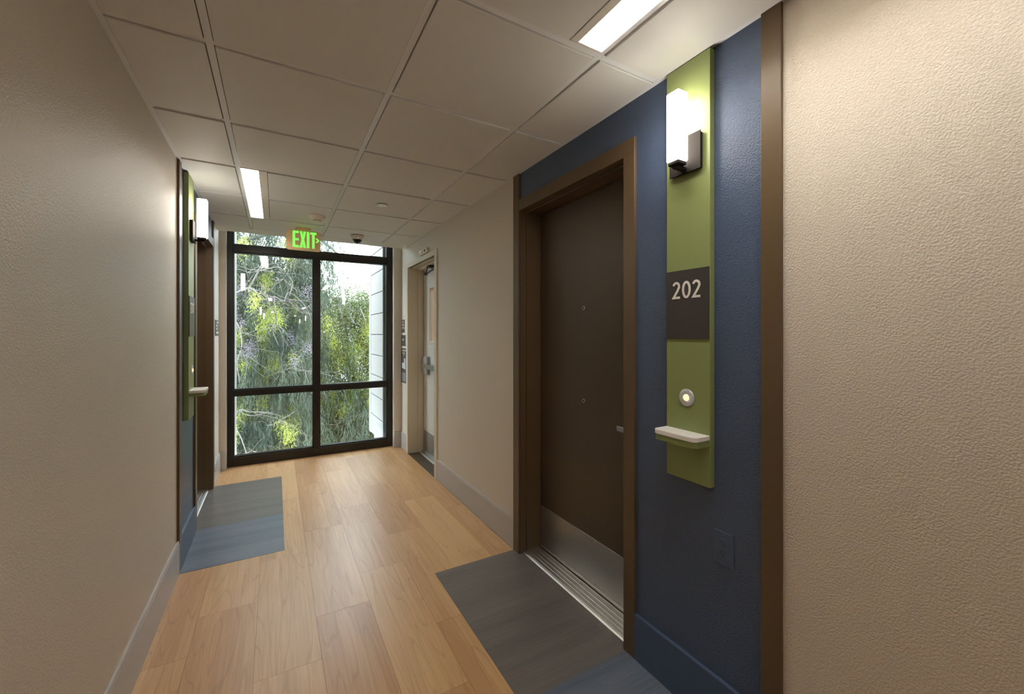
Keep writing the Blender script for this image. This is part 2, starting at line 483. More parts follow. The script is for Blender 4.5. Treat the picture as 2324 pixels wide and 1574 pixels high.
# ------------------------------------------------------------------ entry mats (inlaid woven vinyl)
def entry_mat(x0, x1, cuts, split, label):
    t = thing('entry_mat', ((x0 + x1) / 2, (cuts[0] + cuts[-1]) / 2, 0), label, 'mat', 'inlaid mats in front of the apartment doors')
    for a, b in zip(cuts[:-1], cuts[1:]):
        box('mat_strip', x0, x1, a + .00025, b - .00025, 0, .0016, 'mattaupe' if (a + b) / 2 > split else 'matslate', t)
    return t
def door_strip(t, x0, x1, y0, y1):
    box('mat_strip', x0, x1, y0, y1, -.003, .0016, 'mattaupe', t)
m1 = entry_mat(.795, 1.3205, [.677, .82, 1.07, 1.319, 1.538, 1.79, 2.041, 2.286], 1.319, 'dark taupe and charcoal woven vinyl mat inlaid before door 202')
door_strip(m1, 1.3206, 1.3530, R_O0 + .002, R_O1 - .002)
m2 = entry_mat(-.4795, .049, [3.008, 3.148, 3.396, 3.62, 3.86, 4.10, 4.34, 4.573], 3.62, 'blue grey woven vinyl mat inlaid before door 201')

door_strip(m2, -.513, -.4796, L_O0 + .002, L_O1 - .002)
# ------------------------------------------------------------------ ceiling: slab, grid tees, tiles
Y_CE = 4.645
ce = box('ceiling', XL - .3, XR + .3, Y_BACK, 4.86, 2.446, 2.48, 'plenum')
tag(ce, 'suspended ceiling of off-white acoustic tiles in a steel grid', 'ceiling', kind='structure')
box('pocket_top', XL - .3, XR + .3, 4.86, Y_PIER + .4, H_TOP, H_TOP + .05, 'white', ce)
box('edge_fascia', XL, XR, 4.845, 4.862, H_TILE, H_TOP, 'white', ce)
box('edge_board', XL, XR, Y_CE, 4.845, H_TILE, 2.40, 'white', ce)
TX = [-.199, .408, 1.016]
RY = [1.140 + .609 * k for k in range(-3, 6)]        # cross tee lines
hw = .012
box('back_ceiling_field', XL, XR, Y_BACK, RY[0] - hw, H_TILE, 2.40, 'tile', ce)
for x in TX:
    box('main_tee', x - hw, x + hw, RY[0] - hw, Y_CE, H_TEE, H_TEE + .004, 'tee', ce)
box('wall_angle', XL, XL + .022, RY[0] - hw, Y_CE, H_TEE - .001, H_TEE + .003, 'tee', ce)
box('wall_angle', XR - .022, XR, RY[0] - hw, Y_CE, H_TEE - .001, H_TEE + .003, 'tee', ce)
cols = [(XL + .0235, TX[0] - hw - .003), (TX[0] + hw + .003, TX[1] - hw - .003), (TX[1] + hw + .003, TX[2] - hw - .003), (TX[2] + hw + .003, XR - .0235)]
LIGHTS = [(-.187, -.047, 2.967, 4.185), (.868, 1.004, -.078, 1.140)]
for r in range(len(RY)):
    y0 = RY[r]; y1 = RY[r + 1] if r + 1 < len(RY) else Y_CE
    for ci, (x0, x1) in enumerate(cols):
        a0, a1 = x0, x1
        if ci == 1 and 2.9 < y0 < 4.1: a0 = -.044
        if ci == 2 and -.1 < y0 < 1.1: a1 = .865
        if r < 8 or y1 - y0 > .05:
            box('ceiling_tile', a0, a1, y0 + hw + .003, y1 - (hw + .003 if r + 1 < len(RY) else .002), H_TILE, 2.392, 'tile', ce, .0015)
    xs = [XL + .022] + TX + [XR - .022]
    for ci in range(4):
        a0, a1 = (xs[ci] + (hw if ci else 0)), (xs[ci + 1] - (hw if ci < 3 else 0))
        if ci == 1 and 3.0 < y0 < 4.1: a0 = -.046
        if ci == 2 and -.07 < y0 < 1.1: a1 = .866
        box('cross_tee', a0, a1, y0 - hw, y0 + hw, H_TEE, H_TEE + .004, 'tee', ce)

def ceiling_light(x0, x1, y0, y1, lens0, lens1, label, group=None):
    t = thing('ceiling_light', ((x0 + x1) / 2, (y0 + y1) / 2, H_TILE), label, 'light', group)
    zf = H_TILE - .001
    if lens0 - x0 > .003: box('frame', x0, lens0, y0 + .008, y1 - .008, zf, 2.395, 'white', t, .001)
    if x1 - lens1 > .003: box('frame', lens1, x1, y0 + .008, y1 - .008, zf, 2.395, 'white', t, .001)
    box('end_frame', lens0, lens1, y0 + .004, y0 + .014, zf, 2.395, 'white', t, .001)
    box('end_frame', lens0, lens1, y1 - .014, y1 - .004, zf, 2.395, 'white', t, .001)
    box('added_side_baffle', lens0 - .0008, lens0 + .0008, y0 + .0142, y1 - .0142, zf + .0005, 2.434, 'white', t)  # added recess sides and ends, cutting lens light off the upper wall
    box('added_side_baffle', lens1 - .0008, lens1 + .0008, y0 + .0142, y1 - .0142, zf + .0005, 2.434, 'white', t)
    box('added_end_baffle', lens0, lens1, y0 + .013, y0 + .0142, zf + .0005, 2.434, 'white', t)
    box('added_end_baffle', lens0, lens1, y1 - .0142, y1 - .013, zf + .0005, 2.434, 'white', t)
    box('diffuser', lens0 + .001, lens1 - .001, y0 + .0145, y1 - .0145, H_TILE + .045, 2.434, 'lens', t)  # lens raised into the added recess so less light grazes the walls
ceiling_light(-.187, -.047, 2.955, 4.190, -.186, -.092, 'narrow lit ceiling light panel above the mat at door 201')
ceiling_light(.868, 1.003, -.078, 1.125, .897, 1.002, 'narrow lit ceiling light panel above door 202')
for (xc, yc), back_lab in zip( ((-.139, -3.7), (.949, -7.8), (-.139, -12.0), (.949, -16.2), (-.139, -20.2)), (
    'ceiling light behind the viewer, largest small square mirrored in the left pane', 'ceiling light behind the viewer, slanted sliver mirrored beside the mullion',
    'ceiling light behind the viewer, second mirrored sliver in the left pane', 'ceiling light behind the viewer, second slanted sliver mirrored beside the mullion', 'ceiling light behind the viewer, lowest mirrored sliver in the left pane')):
    t = thing('ceiling_light', (xc, yc, H_TILE), back_lab, 'light', 'ceiling lights behind the viewer')
    box('frame', xc - .066, xc + .066, yc - .61, yc + .61, H_TILE - .004, H_TILE, 'white', t, .001)
    box('diffuser', xc - .049, xc + .049, yc - .59, yc + .59, H_TILE - .0065, H_TILE - .004, 'lens', t)

# ------------------------------------------------------------------ brown full-height trims and baseboards
def trim(n, w, y0, y1, label):
    o = wbox('trim_%d' % n, w, y0, y1, 0, 2.384, 0, .0125, 'brown', None, .0012)
    tag(o, label, 'trim', kind='structure')
trim(1, 'R', R_T0, R_B0, 'tall brown trim between blue wall and right tan wall')
trim(2, 'R', R_O1 + .002, R_T1, 'tall brown trim at far edge of door 202')
trim(3, 'L', L_T0, L_B0, 'tall brown trim between left tan wall and blue wall of door 201')
trim(4, 'L', L_O1 + .002, L_T1, 'tall brown trim at far edge of door 201')

def base_prof(w, y0, y1, m, name='baseboard_run', parent=None):
    d = [(0, 0), (.0125, 0), (.0125, .1895), (.0118, .1912), (0, .1935)] if m == 'bluebase' else [(0, 0), (.0125, 0), (.0125, .176), (.0105, .180), (.0105, .188), (.008, .192), (0, .193)]
    return prism(name, [(wx(w, p[0]), p[1]) for p in d], 'xz', y0, y1, m, parent)
br = thing('baseboard_right', (XR, 3.0, 0), 'taupe baseboard along the right wall', 'baseboard', kind='structure')
base_prof('R', R_T1, 3.738, 'base', parent=br)
base_prof('R', 4.802, Y_PIER, 'base', parent=br)
base_prof('R', Y_BACK, R_T0, 'base', parent=br)
k = base_prof('R', R_B0, R_C0, 'bluebase', parent=br); k['label'] = 'blue painted baseboard beside door 202'
lb = thing('baseboard_left', (XL, 3.0, 0), 'pale taupe baseboard along the left wall', 'baseboard', kind='structure')
base_prof('L', Y_BACK, L_T0, 'base', parent=lb)
base_prof('L', L_T1, Y_PIER, 'base', parent=lb)
k = base_prof('L', L_B0, L_C0, 'bluebase', parent=lb); k['label'] = 'blue painted baseboard beside door 201'
eb = thing('baseboard_end', (0.4, Y_PIER, 0), 'short taupe baseboards at the foot of the window returns', 'baseboard', kind='structure')
for (a, b) in ((1.246, XR - .0125), (XL + .0125, -.438)):
    prism('baseboard_run', [(Y_PIER, 0), (Y_PIER - .012, 0), (Y_PIER - .012, .176), (Y_PIER - .010, .180), (Y_PIER - .010, .188), (Y_PIER, .193)], 'yz', a, b, 'base', eb)

# ------------------------------------------------------------------ apartment doors
def apartment_door(n, w, c0, o0, o1, t1, label):
    t = thing('door_%d' % n, (wx(w, 0), (o0 + o1) / 2, 0), label, 'door', kind='structure')
    DL = -.149                                      # door leaf face, behind the wall plane
    # painted steel casing
    wbox('casing', w, c0, o0 + .002, 0, HEAD, -.01, .0125, 'brown', t, .001)
    wbox('casing_head', w, c0, t1 - .07, HEAD, 2.220, -.02, .0125, 'brown', t, .001)
    # reveal lining
    wbox('jamb', w, o0 - .012, o0 + .0015, 0, HEAD, -.16, -.0002, 'brown', t)
    wbox('jamb', w, o1 - .0015, o1 + .012, 0, HEAD, -.16, -.0002, 'brown', t)
    wbox('jamb_head', w, o0, o1, HEAD - .0015, HEAD + .012, -.16, -.02, 'brown', t)
    wbox('jamb_stop', w, o1 - .010, o1, 0, HEAD, -.055, -.040, 'brown', t)
    wbox('jamb_stop', w, o0, o1, HEAD - .010, HEAD, -.055, -.040, 'brown', t)
    leaf = wbox('door_leaf', w, o0 + .004, o1 - .006, .012, HEAD - .006, DL - .044, DL, 'door', t, .0015)
    kick = wbox('kick_plate', w, o0 + .014, o1 - .012, .035, .281, DL, DL + .0016, 'steel', t, .0005)
    kick['label'] = 'brushed stainless steel kick plate'
    wbox('door_sweep', w, o0 + .010, o1 - .008, .014, .034, DL, DL + .006, 'alum', t, .001)
    yy = [o1 - .022 - i * (o1 - o0 - .05) / 5 for i in range(6)]
    s = 1 if w == 'L' else -1
    for y in yy:
        for z in (.272, .046):
            lathe('screw', [(.0028, 0), (.0028, s * .0009), (.0015, s * .0014)], (wx(w, DL + .0016), y, z), 'x', 'chrome', kick, 8)
    for z in (1.522, 1.009):
        p = lathe('peephole', [(.0125, 0), (.0125, s * .002), (.010, s * .0035), (.0075, s * .0035), (.007, s * .001)], (wx(w, DL), (o0 + o1) / 2 + .015, z), 'x', 'chrome', t, 20)
        lathe('peephole_lens', [(.007, s * .001), (.004, s * .0024), (0, s * .003)], (wx(w, DL), (o0 + o1) / 2 + .015, z), 'x', 'dome', p, 16)
    # lever on the latch side
    hz = .926; hy = o0 + .070
    lv = lathe('lever_rose', [(.030, 0), (.030, s * .006), (.026, s * .009), (0.012, s * .009), (.011, s * .05)], (wx(w, DL), hy, hz), 'x', 'chrome', t, 24)
    a, b = wx(w, DL + .042), wx(w, DL + .058)
    prism('lever', rounded(hy - .014, hy + .082, hz - .013, hz + .013, .006, 3), 'yz', min(a, b), max(a, b), 'chrome', lv, .002)
    # fluted threshold
    th = [(-.020, 0), (-.028, .007), (-.034, .007), (-.0355, .0085), (-.042, .009), (-.055, .0105), (-.0565, .012), (-.060, .0105), (-.078, .0115), (-.0795, .013), (-.083, .0115),
          (-.105, .012), (-.1065, .0135), (-.110, .012), (-.132, .012), (-.134, .0145), (-.138, .0145), (-.138, 0)]
    tp = prism('threshold', [(wx(w, p[0]), p[1]) for p in th], 'xz', o0, o1, 'alum', t)
    for y in (o0 + .11, (o0 + o1) / 2 + .02, o1 - .15):
        lathe('screw', [(.0045, .011), (.0045, .0123), (.002, .0126)], (wx(w, -.120), y, 0), 'z', 'chrome', tp, 10)
    return t
apartment_door(1, 'R', R_C0, R_O0, R_O1, R_T1, 'dark brown apartment door 202 with steel kick plate in a brown frame')
apartment_door(2, 'L', L_C0, L_O0, L_O1, L_T1, 'dark brown apartment door 201 in a deep brown frame, seen edge-on')

# ------------------------------------------------------------------ green entry panels with shelf
def entry_panel(w, y0, y1, label):
    t = thing('entry_shelf_unit', (wx(w, 0), (y0 + y1) / 2, .845), label, 'wall shelf', 'green shelf units beside the apartment doors')
    wbox('back_board', w, y0, y1, .845, 2.376, .0005, .0255, 'green', t, .0012)
    def outline(d0, d1, ins):
        r = .022; pts = []
        a, b = y0 + ins, y1 - ins
        for i in range(6):
            q = PI / 2 * i / 5; pts.append((wx(w, d1 - r + r * math.sin(q)), a + r - r * math.cos(q)))
        pts = [(wx(w, d0), a)] + pts
        for i in range(6):
            q = PI / 2 * i / 5; pts.append((wx(w, d1 - r + r * math.cos(q)), b - r + r * math.sin(q)))
        pts.append((wx(w, d0), b))
        return pts
    sh = prism('shelf', outline(.0255, .103, .003), 'xy', .990, 1.0105, 'green', t)
    tp = prism('shelf_top', outline(.0255, .106, .001), 'xy', 1.0108, 1.0275, 'solid', sh, .0018)
    tp['label'] = 'white solid-surface shelf top'
    return t
G_R = (.902, 1.085); G_L = (3.205, 3.392)
entry_panel('R', G_R[0], G_R[1], 'tall olive green board with white-topped shelf on the near right blue wall')
entry_panel('L', G_L[0], G_L[1], 'tall olive green board with white-topped shelf on the far left blue wall')

def room_sign(w, y0, y1, num, label):
    yc = (y0 + y1) / 2
    t = thing('room_sign', (wx(w, .0255), yc, 1.363), label, 'sign', 'room number signs')
    wbox('plate', w, y0, y1, 1.363, 1.616, .0257, .0300, 'sign', t, .0006)
    h = .062; wd = .62 * h; gap = .004
    widths = [.42 * h if c == '1' else wd for c in num]
    tot = sum(widths) + gap * (len(num) - 1)
    s = -1 if w == 'R' else 1
    u = -tot / 2
    for c, ww in zip(num, widths):
        bm = bmesh.new()
        f = to_wall(w, 0, 0, 0)
        base = Vector((wx(w, .0300), yc + s * u, 1.512))
        for path in digit_paths(c):
            ribbon(bm, [(p[0] * h, p[1] * h) for p in path], 0.0086, 0, .0014, lambda a, b, d: ((-d if w == 'R' else d), s * a, b))
        finish('numeral', bm, 'signtext', base, t)
        u += ww + gap
    for i in range(9):
        if i % 4 == 3: continue
        lathe('braille_dot', [(.0009, 0), (.0006, (-.0006 if w == 'R' else .0006))], (wx(w, .0300), yc + s * (-.012 + i * .0034), 1.500 - .003 * (i % 2)), 'x', 'sign', t, 8)
room_sign('R', .9035, 1.0835, '202', 'charcoal room sign reading 202 facing the viewer on the right wall')
room_sign('L', 3.2065, 3.3905, '201', 'charcoal room sign reading 201 seen edge-on at the left wall')

def doorbell(w, y, label):
    s = -1 if w == 'R' else 1
    t = thing('doorbell', (wx(w, .0255), y, 1.148), label, 'doorbell', 'lit doorbell buttons')
    b = lathe('bezel', [(.0315, s * .0002), (.0315, s * .002), (.0295, s * .0042), (.013, s * .0050), (.0125, s * .003)], (wx(w, .0255), y, 1.148), 'x', 'bezel', t, 36)
    lathe('button', [(.0122, s * .003), (.0118, s * .006), (.007, s * .010), (0, s * .0112)], (wx(w, .0255), y, 1.148), 'x', 'bulb', t, 24)
doorbell('R', .995, 'round chrome doorbell with glowing centre, seen face-on at the right')
doorbell('L', 3.305, 'small round doorbell with glowing centre, seen from the side at the left')

def sconce(w, yc, label, d_off=.0255, group=None, simple=False):
    t = thing('wall_sconce', (wx(w, d_off), yc, 1.965), label, 'wall lamp', group)
    a = d_off
    bp = wbox('back_plate', w, yc - .0625, yc + .0625, 1.967, 2.094, a + .0002, a + .014, 'bronze', t, .002)
    wbox('plate_face', w, yc - .0655, yc + .0655, 1.964, 2.097, a + .014, a + .0175, 'bronze', bp, .001)
    wbox('arm', w, yc - .0105, yc + .0105, 1.972, 1.984, a + .0175, a + .070, 'bronze', t, .0015)
    wbox('cup', w, yc - .0225, yc + .0225, 1.984, 1.997, a + .034, a + .079, 'bronze', t, .002)
    wbox('shade', w, yc - .0265, yc + .0265, 1.9975, 2.243, a + .0305, a + .0835, 'shade', t, .005, 3)
sconce('R', .9925, 'large lit rectangular sconce on the green board at the right')
sconce('L', 3.2975, 'lit rectangular sconce on the green board at the far left wall')
for w, y, lab_ in (('L', -5.7, 'sconce behind the viewer, taller bright bar mirrored in the left pane'), ('L', -10.0, 'sconce behind the viewer, shorter bright bar mirrored in the left pane'), ('R', -12.4, 'sconce behind the viewer, bright bar mirrored nearest the mullion'), ('R', -18.2, 'sconce behind the viewer, lower bright bar mirrored near the mullion')):
    sconce(w, y, lab_, 0.0005, 'sconces behind the viewer')

# ------------------------------------------------------------------ outlet on the blue wall
t = thing('electrical_outlet', (XR, .8655, .59), 'blue painted electrical outlet on blue wall beside right brown trim', 'outlet')
yo, zo = .8655, .647
pl = prism('cover_plate', rounded(yo - .0345, yo + .0345, zo - .057, zo + .057, .003, 3), 'yz', XR - .0055, XR - .0002, 'bluebase', t, .0018)
rc = prism('receptacle', rounded(yo - .0168, yo + .0168, zo - .034, zo + .034, .002, 2), 'yz', XR - .0066, XR - .0040, 'bluebase', t, .0004)
for dz in (.017, -.017):
    wbox('slot', 'R', yo + .0052, yo + .0078, zo + dz, zo + dz + .009, .0060, .00675, 'black', rc)
    wbox('slot', 'R', yo - .0072, yo - .0052, zo + dz, zo + dz + .007, .0060, .00675, 'black', rc)
    lathe('ground_hole', [(.0026, 0), (.0026, -.0003)], (XR - .0065, yo - .0002, zo + dz - .0065), 'x', 'black', rc, 10)
for dz in (.0485, -.0485):
    lathe('screw', [(.0028, 0), (.0028, -.0005), (.0015, -.0008)], (XR - .0056, yo, zo + dz), 'x', 'bluebase', pl, 10)

# ------------------------------------------------------------------ window
wn = thing('window_1', (.4, Y_WIN, 0), 'full-height window with dark bronze frame at the end of the corridor', 'window', kind='structure')
F0, F1 = Y_WIN, Y_WIN + .105
XA0, XA1, XM0, XM1, XB0, XB1 = -.4355, -.388, .370, .429, 1.190, 1.2435
def bar(name, x0, x1, z0, z1, y0=F0, y1=F1, m='frame'):
    return box(name, x0, x1, y0, y1, z0, z1, m, wn, .0015)
bar('side_jamb', XA0, XA1, 0, H_TOP - .002); bar('side_jamb', XB0, XB1, 0, H_TOP - .002)
bar('mullion', XM0, XM1, .092, 2.232)
for (a, b) in ((XA1, XB0),):
    bar('sill_rail', a, b, 0, .092)
    bar('transom_rail', a, b, 2.232, 2.305)
    bar('head_rail', a, b, 2.60, H_TOP - .002)
for (a, b) in ((XA1, XM0), (XM1, XB0)):
    bar('middle_rail', a, b, .736, .790)
lights = [(XA1, XM0, .092, .736), (XA1, XM0, .790, 2.232), (XM1, XB0, .092, .736), (XM1, XB0, .790, 2.232), (XA1, XB0, 2.305, 2.60)]
YG = Y_WIN + .052
for (a, b, c, d) in lights:
    q = .011
    # glazing beads and gaskets around the pane
    for nm, y0, y1, m, e in (('glazing_bead', YG - .030, YG - .006, 'frame', q), ('glazing_bead', YG + .010, YG + .034, 'frame', q)):
        box(nm, a, a + e, y0, y1, c, d, m, wn, .001); box(nm, b - e, b, y0, y1, c, d, m, wn, .001)
        box(nm, a + e, b - e, y0, y1, c, c + e, m, wn, .001); box(nm, a + e, b - e, y0, y1, d - e, d, m, wn, .001)
    box('pane', a + .002, b - .002, YG - .0055, YG + .0005, c + .002, d - .002, 'glass', wn)

# ------------------------------------------------------------------ exit door on the right wall
dx = thing('door_3', (XR, (X_O0 + X_O1) / 2, 0), 'pale exit door with vision glass and panic bar in a cream frame', 'door', kind='structure')
wbox('casing', 'R', X_O0 - .066, X_O0, 0, X_HEAD, -.02, .015, 'exitpaint', dx, .002)
wbox('casing', 'R', X_O1, X_O1 + .066, 0, X_HEAD, -.02, .015, 'exitpaint', dx, .002)
wbox('casing_head', 'R', X_O0 - .066, X_O1 + .066, X_HEAD, X_HEAD + .052, -.02, .015, 'exitpaint', dx, .002)
for (a, b) in ((X_O0 - .012, X_O0 + .0015), (X_O1 - .0015, X_O1 + .012)):
    wbox('jamb', 'R', a, b, 0, X_HEAD, -.24, -.0002, 'exitpaint', dx)
wbox('jamb_head', 'R', X_O0, X_O1, X_HEAD - .0015, X_HEAD + .012, -.24, -.02, 'exitpaint', dx)
wbox('jamb_stop', 'R', X_O1 - .014, X_O1, 0, X_HEAD, -.166, -.105, 'exitpaint', dx, .001)
wbox('jamb_stop', 'R', X_O0, X_O0 + .014, 0, X_HEAD, -.166, -.105, 'exitpaint', dx, .001)
wbox('jamb_stop', 'R', X_O0, X_O1, X_HEAD - .014, X_HEAD, -.166, -.105, 'exitpaint', dx, .001)
DF = -.173
LY0, LY1, LZ0, LZ1 = 4.25, 4.485, 1.29, 1.885
bm = bmesh.new()
for (a, b, c, d) in ((X_O0 + .004, LY0, .012, 2.125), (LY1, X_O1 - .005, .012, 2.125), (LY0, LY1, .012, LZ0), (LY0, LY1, LZ1, 2.125)):
    vs = [bm.verts.new((0, y, z)) for y, z in ((a, c), (b, c), (b, d), (a, d))]; bm.faces.new(vs)
r = bmesh.ops.extrude_face_region(bm, geom=list(bm.faces))
for e in r['geom']:
    if isinstance(e, bmesh.types.BMVert): e.co.x += .044
bmesh.ops.remove_doubles(bm, verts=bm.verts, dist=1e-5)
finish('door_leaf', bm, 'exitdoor', (wx('R', DF), 0, 0), dx)
for (a, b, c, d) in ((LY0 - .022, LY0, LZ0 - .022, LZ1 + .022), (LY1, LY1 + .022, LZ0 - .022, LZ1 + .022), (LY0, LY1, LZ0 - .022, LZ0), (LY0, LY1, LZ1, LZ1 + .022)):
    wbox('vision_frame', 'R', a, b, c, d, DF, DF + .010, 'exitdoor', dx, .002)
wbox('vision_glass', 'R', LY0, LY1, LZ0, LZ1, DF - .025, DF - .019, 'glass', dx)
wbox('kick_plate', 'R', X_O0 + .02, X_O1 - .02, .030, .258, DF, DF + .0016, 'steel', dx, .0004)
wbox('door_sweep', 'R', X_O0 + .01, X_O1 - .02, .013, .028, DF, DF + .005, 'alum', dx, .001)
prism('threshold', [(wx('R', p[0]), p[1]) for p in ((-.112, 0), (-.122, .006), (-.126, .010), (-.150, .011), (-.152, .0135), (-.172, .0135), (-.172, 0))], 'xz', X_O0, X_O1, 'alum', dx)
# panic device
pz = 1.017
case = [(4.505 + .0, pz - .103), (4.505, pz + .103)]
for i in range(13):
    q = PI / 2 - PI * i / 12
    case.append((4.585 + .115 * math.cos(q), pz + .103 * math.sin(q)))
pc = prism('panic_latch_case', case, 'yz', wx('R', DF + .038), wx('R', DF), 'steel', dx, .004)
pb = wbox('panic_bar', 'R', 4.165, 4.60, .986, 1.040, DF + .022, DF + .066, 'chrome', dx, .005, 2)
wbox('end_cap', 'R', 4.147, 4.165, .984, 1.042, DF + .020, DF + .068, 'black', pb, .004, 2)
wbox('bar_rail', 'R', 3.90, 4.147, .990, 1.036, DF, DF + .035, 'steel', pb, .003)
# closer
wbox('closer_body', 'R', 3.86, 4.14, 2.045, 2.105, DF, DF + .055, 'darkmetal', dx, .004)
def arm_strip(name, p0, p1, d0, d1, parent):
    a, b = Vector(p0), Vector(p1); t_ = (b - a).normalized(); n_ = Vector((-t_.y, t_.x)) * .011
    xs = sorted((wx('R', d0), wx('R', d1)))
    return prism(name, [a + n_, b + n_, b - n_, a - n_], 'yz', xs[0], xs[1], 'darkmetal', parent)
ca = arm_strip('closer_arm', (4.06, 2.075), (4.44, 2.040), DF + .056, DF + .064, dx)
arm_strip('closer_link', (4.44, 2.040), (4.345, 2.118), DF + .066, DF + .074, ca)
lathe('pivot', [(.016, 0), (.016, -.03), (.010, -.034)], (wx('R', DF + .050), 4.44, 2.040), 'x', 'darkmetal', ca, 14)
wbox('closer_shoe', 'R', 4.30, 4.39, 2.096, 2.121, DF + .008, DF + .075, 'darkmetal', ca, .003)
# stairwell behind the exit door
st = box('wall_stairwell', 3.2, 3.3, 1.5, 6.2, -.05, H_TOP, 'ochre')
tag(st, 'ochre stairwell wall seen through the glass of the exit door', 'wall', kind='structure')
box('stair_side_wall', XR + TH, 3.2, 6.0, 6.1, -.05, H_TOP, 'ochre', st)
box('stair_side_wall', XR + TH, 3.2, 1.5, 1.6, -.05, H_TOP, 'ochre', st)
box('stair_ceiling', XR + TH, 3.2, 1.6, 6.0, H_TOP - .05, H_TOP, 'white', st)
box('stair_floor', XR + TH, 3.2, 1.6, 6.0, -.05, 0, 'base', st)
t = thing('ceiling_light', (2.4, 4.4, 2.6), 'unseen ceiling light added to light the stairwell behind the exit door', 'light')  # fixture out of view, added and sized so the ochre wall reads lit
box('housing', 2.1, 2.6, 4.0, 5.0, 2.585, 2.609, 'white', t, .003)
box('diffuser', 2.13, 2.57, 4.03, 4.97, 2.575, 2.585, 'lens', t)

# ------------------------------------------------------------------ small devices
t = thing('exit_sign', (.2285, 4.37, H_TILE), 'ceiling-hung exit sign with glowing green letters and arrow', 'exit sign')
cy = 4.37
prism('canopy', rounded(.160, .292, cy - .022, cy + .040, .015, 3), 'xy', 2.349, H_TILE, 'exitface', t, .003)
prism('panel', rounded(.085, .3735, 2.166, 2.356, .020, 5), 'xz', cy + .001, cy + .022, 'exitface', t, .0015)
def letter(polys, name):
    bm = bmesh.new()
    for pts in polys:
        A = [bm.verts.new((x, 0, z)) for x, z in pts]; B = [bm.verts.new((x, .0012, z)) for x, z in pts]
        bm.faces.new(A); bm.faces.new(B)
        for i in range(len(pts)): bm.faces.new((A[i], A[(i + 1) % len(pts)], B[(i + 1) % len(pts)], B[i]))
    return finish(name, bm, 'exitlit', (0, cy - .0004, 0), t)
zb, zt, sw = 2.192, 2.345, .0205
letter([[(.136, zb), (.188, zb), (.188, zb + sw), (.136 + sw, zb + sw), (.136 + sw, 2.2565), (.187, 2.2565), (.187, 2.2765), (.136 + sw, 2.2765), (.136 + sw, zt - sw), (.188, zt - sw), (.188, zt), (.136, zt)]], 'letter_e')
xa, xb_, xm = .196, .248, .222
letter([[(xa, zb), (xa + sw, zb), (xm, zb + .050), (xb_ - sw, zb), (xb_, zb), (xm + .011, 2.2685), (xb_, zt), (xb_ - sw, zt), (xm, zt - .050), (xa + sw, zt), (xa, zt), (xm - .011, 2.2685)]], 'letter_x')
letter([[(.256, zb), (.256 + sw, zb), (.256 + sw, zt), (.256, zt)]], 'letter_i')
letter([[(.3015, zb), (.3015 + sw, zb), (.3015 + sw, zt - sw), (.338, zt - sw), (.338, zt), (.286, zt), (.286, zt - sw), (.3015, zt - sw)]], 'letter_t')
letter([[(.330, 2.292), (.344, 2.292), (.364, 2.2705), (.344, 2.249), (.330, 2.249), (.349, 2.2705)]], 'arrow')

t = thing('smoke_detector', (.305, 3.863, H_TILE), 'round off-white smoke detector on the ceiling near the exit sign', 'smoke detector')
lathe('housing', [(.064, 0), (.064, -.012), (.055, -.024), (.034, -.036), (.030, -.036)], (.305, 3.863, H_TILE), 'z', 'offwhite', t, 32)
lathe('sensor_cap', [(.030, -.036), (.026, -.045), (.022, -.046), (0, -.046)], (.305, 3.863, H_TILE), 'z', 'offwhite', t, 24)
for i in range(12):
    a = 2 * PI * i / 12
    box('vent_slot', .305 + .0285 * math.cos(a) - .002, .305 + .0285 * math.cos(a) + .002, 3.863 + .0285 * math.sin(a) - .002, 3.863 + .0285 * math.sin(a) + .002, H_TILE - .0425, H_TILE - .038, 'darkmetal', t)
t = thing('sprinkler_cover', (.713, 3.271, H_TILE), 'flat white round sprinkler cover plate on the ceiling', 'sprinkler')
lathe('stem', [(.030, 0), (.030, -.005)], (.713, 3.271, H_TILE), 'z', 'darkmetal', t, 24)
lathe('cover_plate', [(.041, -.005), (.042, -.0065), (.040, -.008), (0, -.008)], (.713, 3.271, H_TILE), 'z', 'solid', t, 36)
t = thing('security_camera', (.719, 4.43, H_TILE), 'dome security camera with dark bubble on the ceiling by the window', 'camera')
cc = (.719, 4.43, H_TILE)
lathe('gasket', [(.064, 0), (.064, -.005)], cc, 'z', 'black', t, 36)
lathe('housing', [(.066, -.005), (.066, -.008), (.061, -.030), (.050, -.043), (.038, -.046)], cc, 'z', 'offwhite', t, 36)
lathe('trim_ring', [(.047, -.044), (.047, -.048), (.040, -.050), (.036, -.050)], cc, 'z', 'black', t, 36)
lathe('dome', [(.038, -.048)] + [(.038 * math.cos(a), -.052 - .030 * math.sin(a)) for a in [PI / 2 * i / 7 for i in range(8)]], cc, 'z', 'dome', t, 32)
lathe('indicator', [(.0025, 0), (.0025, .0015)], (cc[0], cc[1] - .0575, cc[2] - .036), 'y', 'led', t, 8)
t = thing('door_alarm', (XR, 4.12, 2.20), 'small white wall strobe above the exit door frame', 'alarm')
prism('body', rounded(4.00, 4.27, 2.193, 2.245, .022, 5), 'yz', XR - .030, XR - .0003, 'offwhite', t, .004)
prism('strobe_lens', rounded(4.13, 4.20, 2.203, 2.236, .006, 3), 'yz', XR - .044, XR - .030, 'solid', t, .004)
lathe('speaker', [(.013, 0), (.013, -.003), (.009, -.004), (0, -.0035)], (XR - .030, 4.05, 2.219), 'x', 'darkmetal', t, 16)

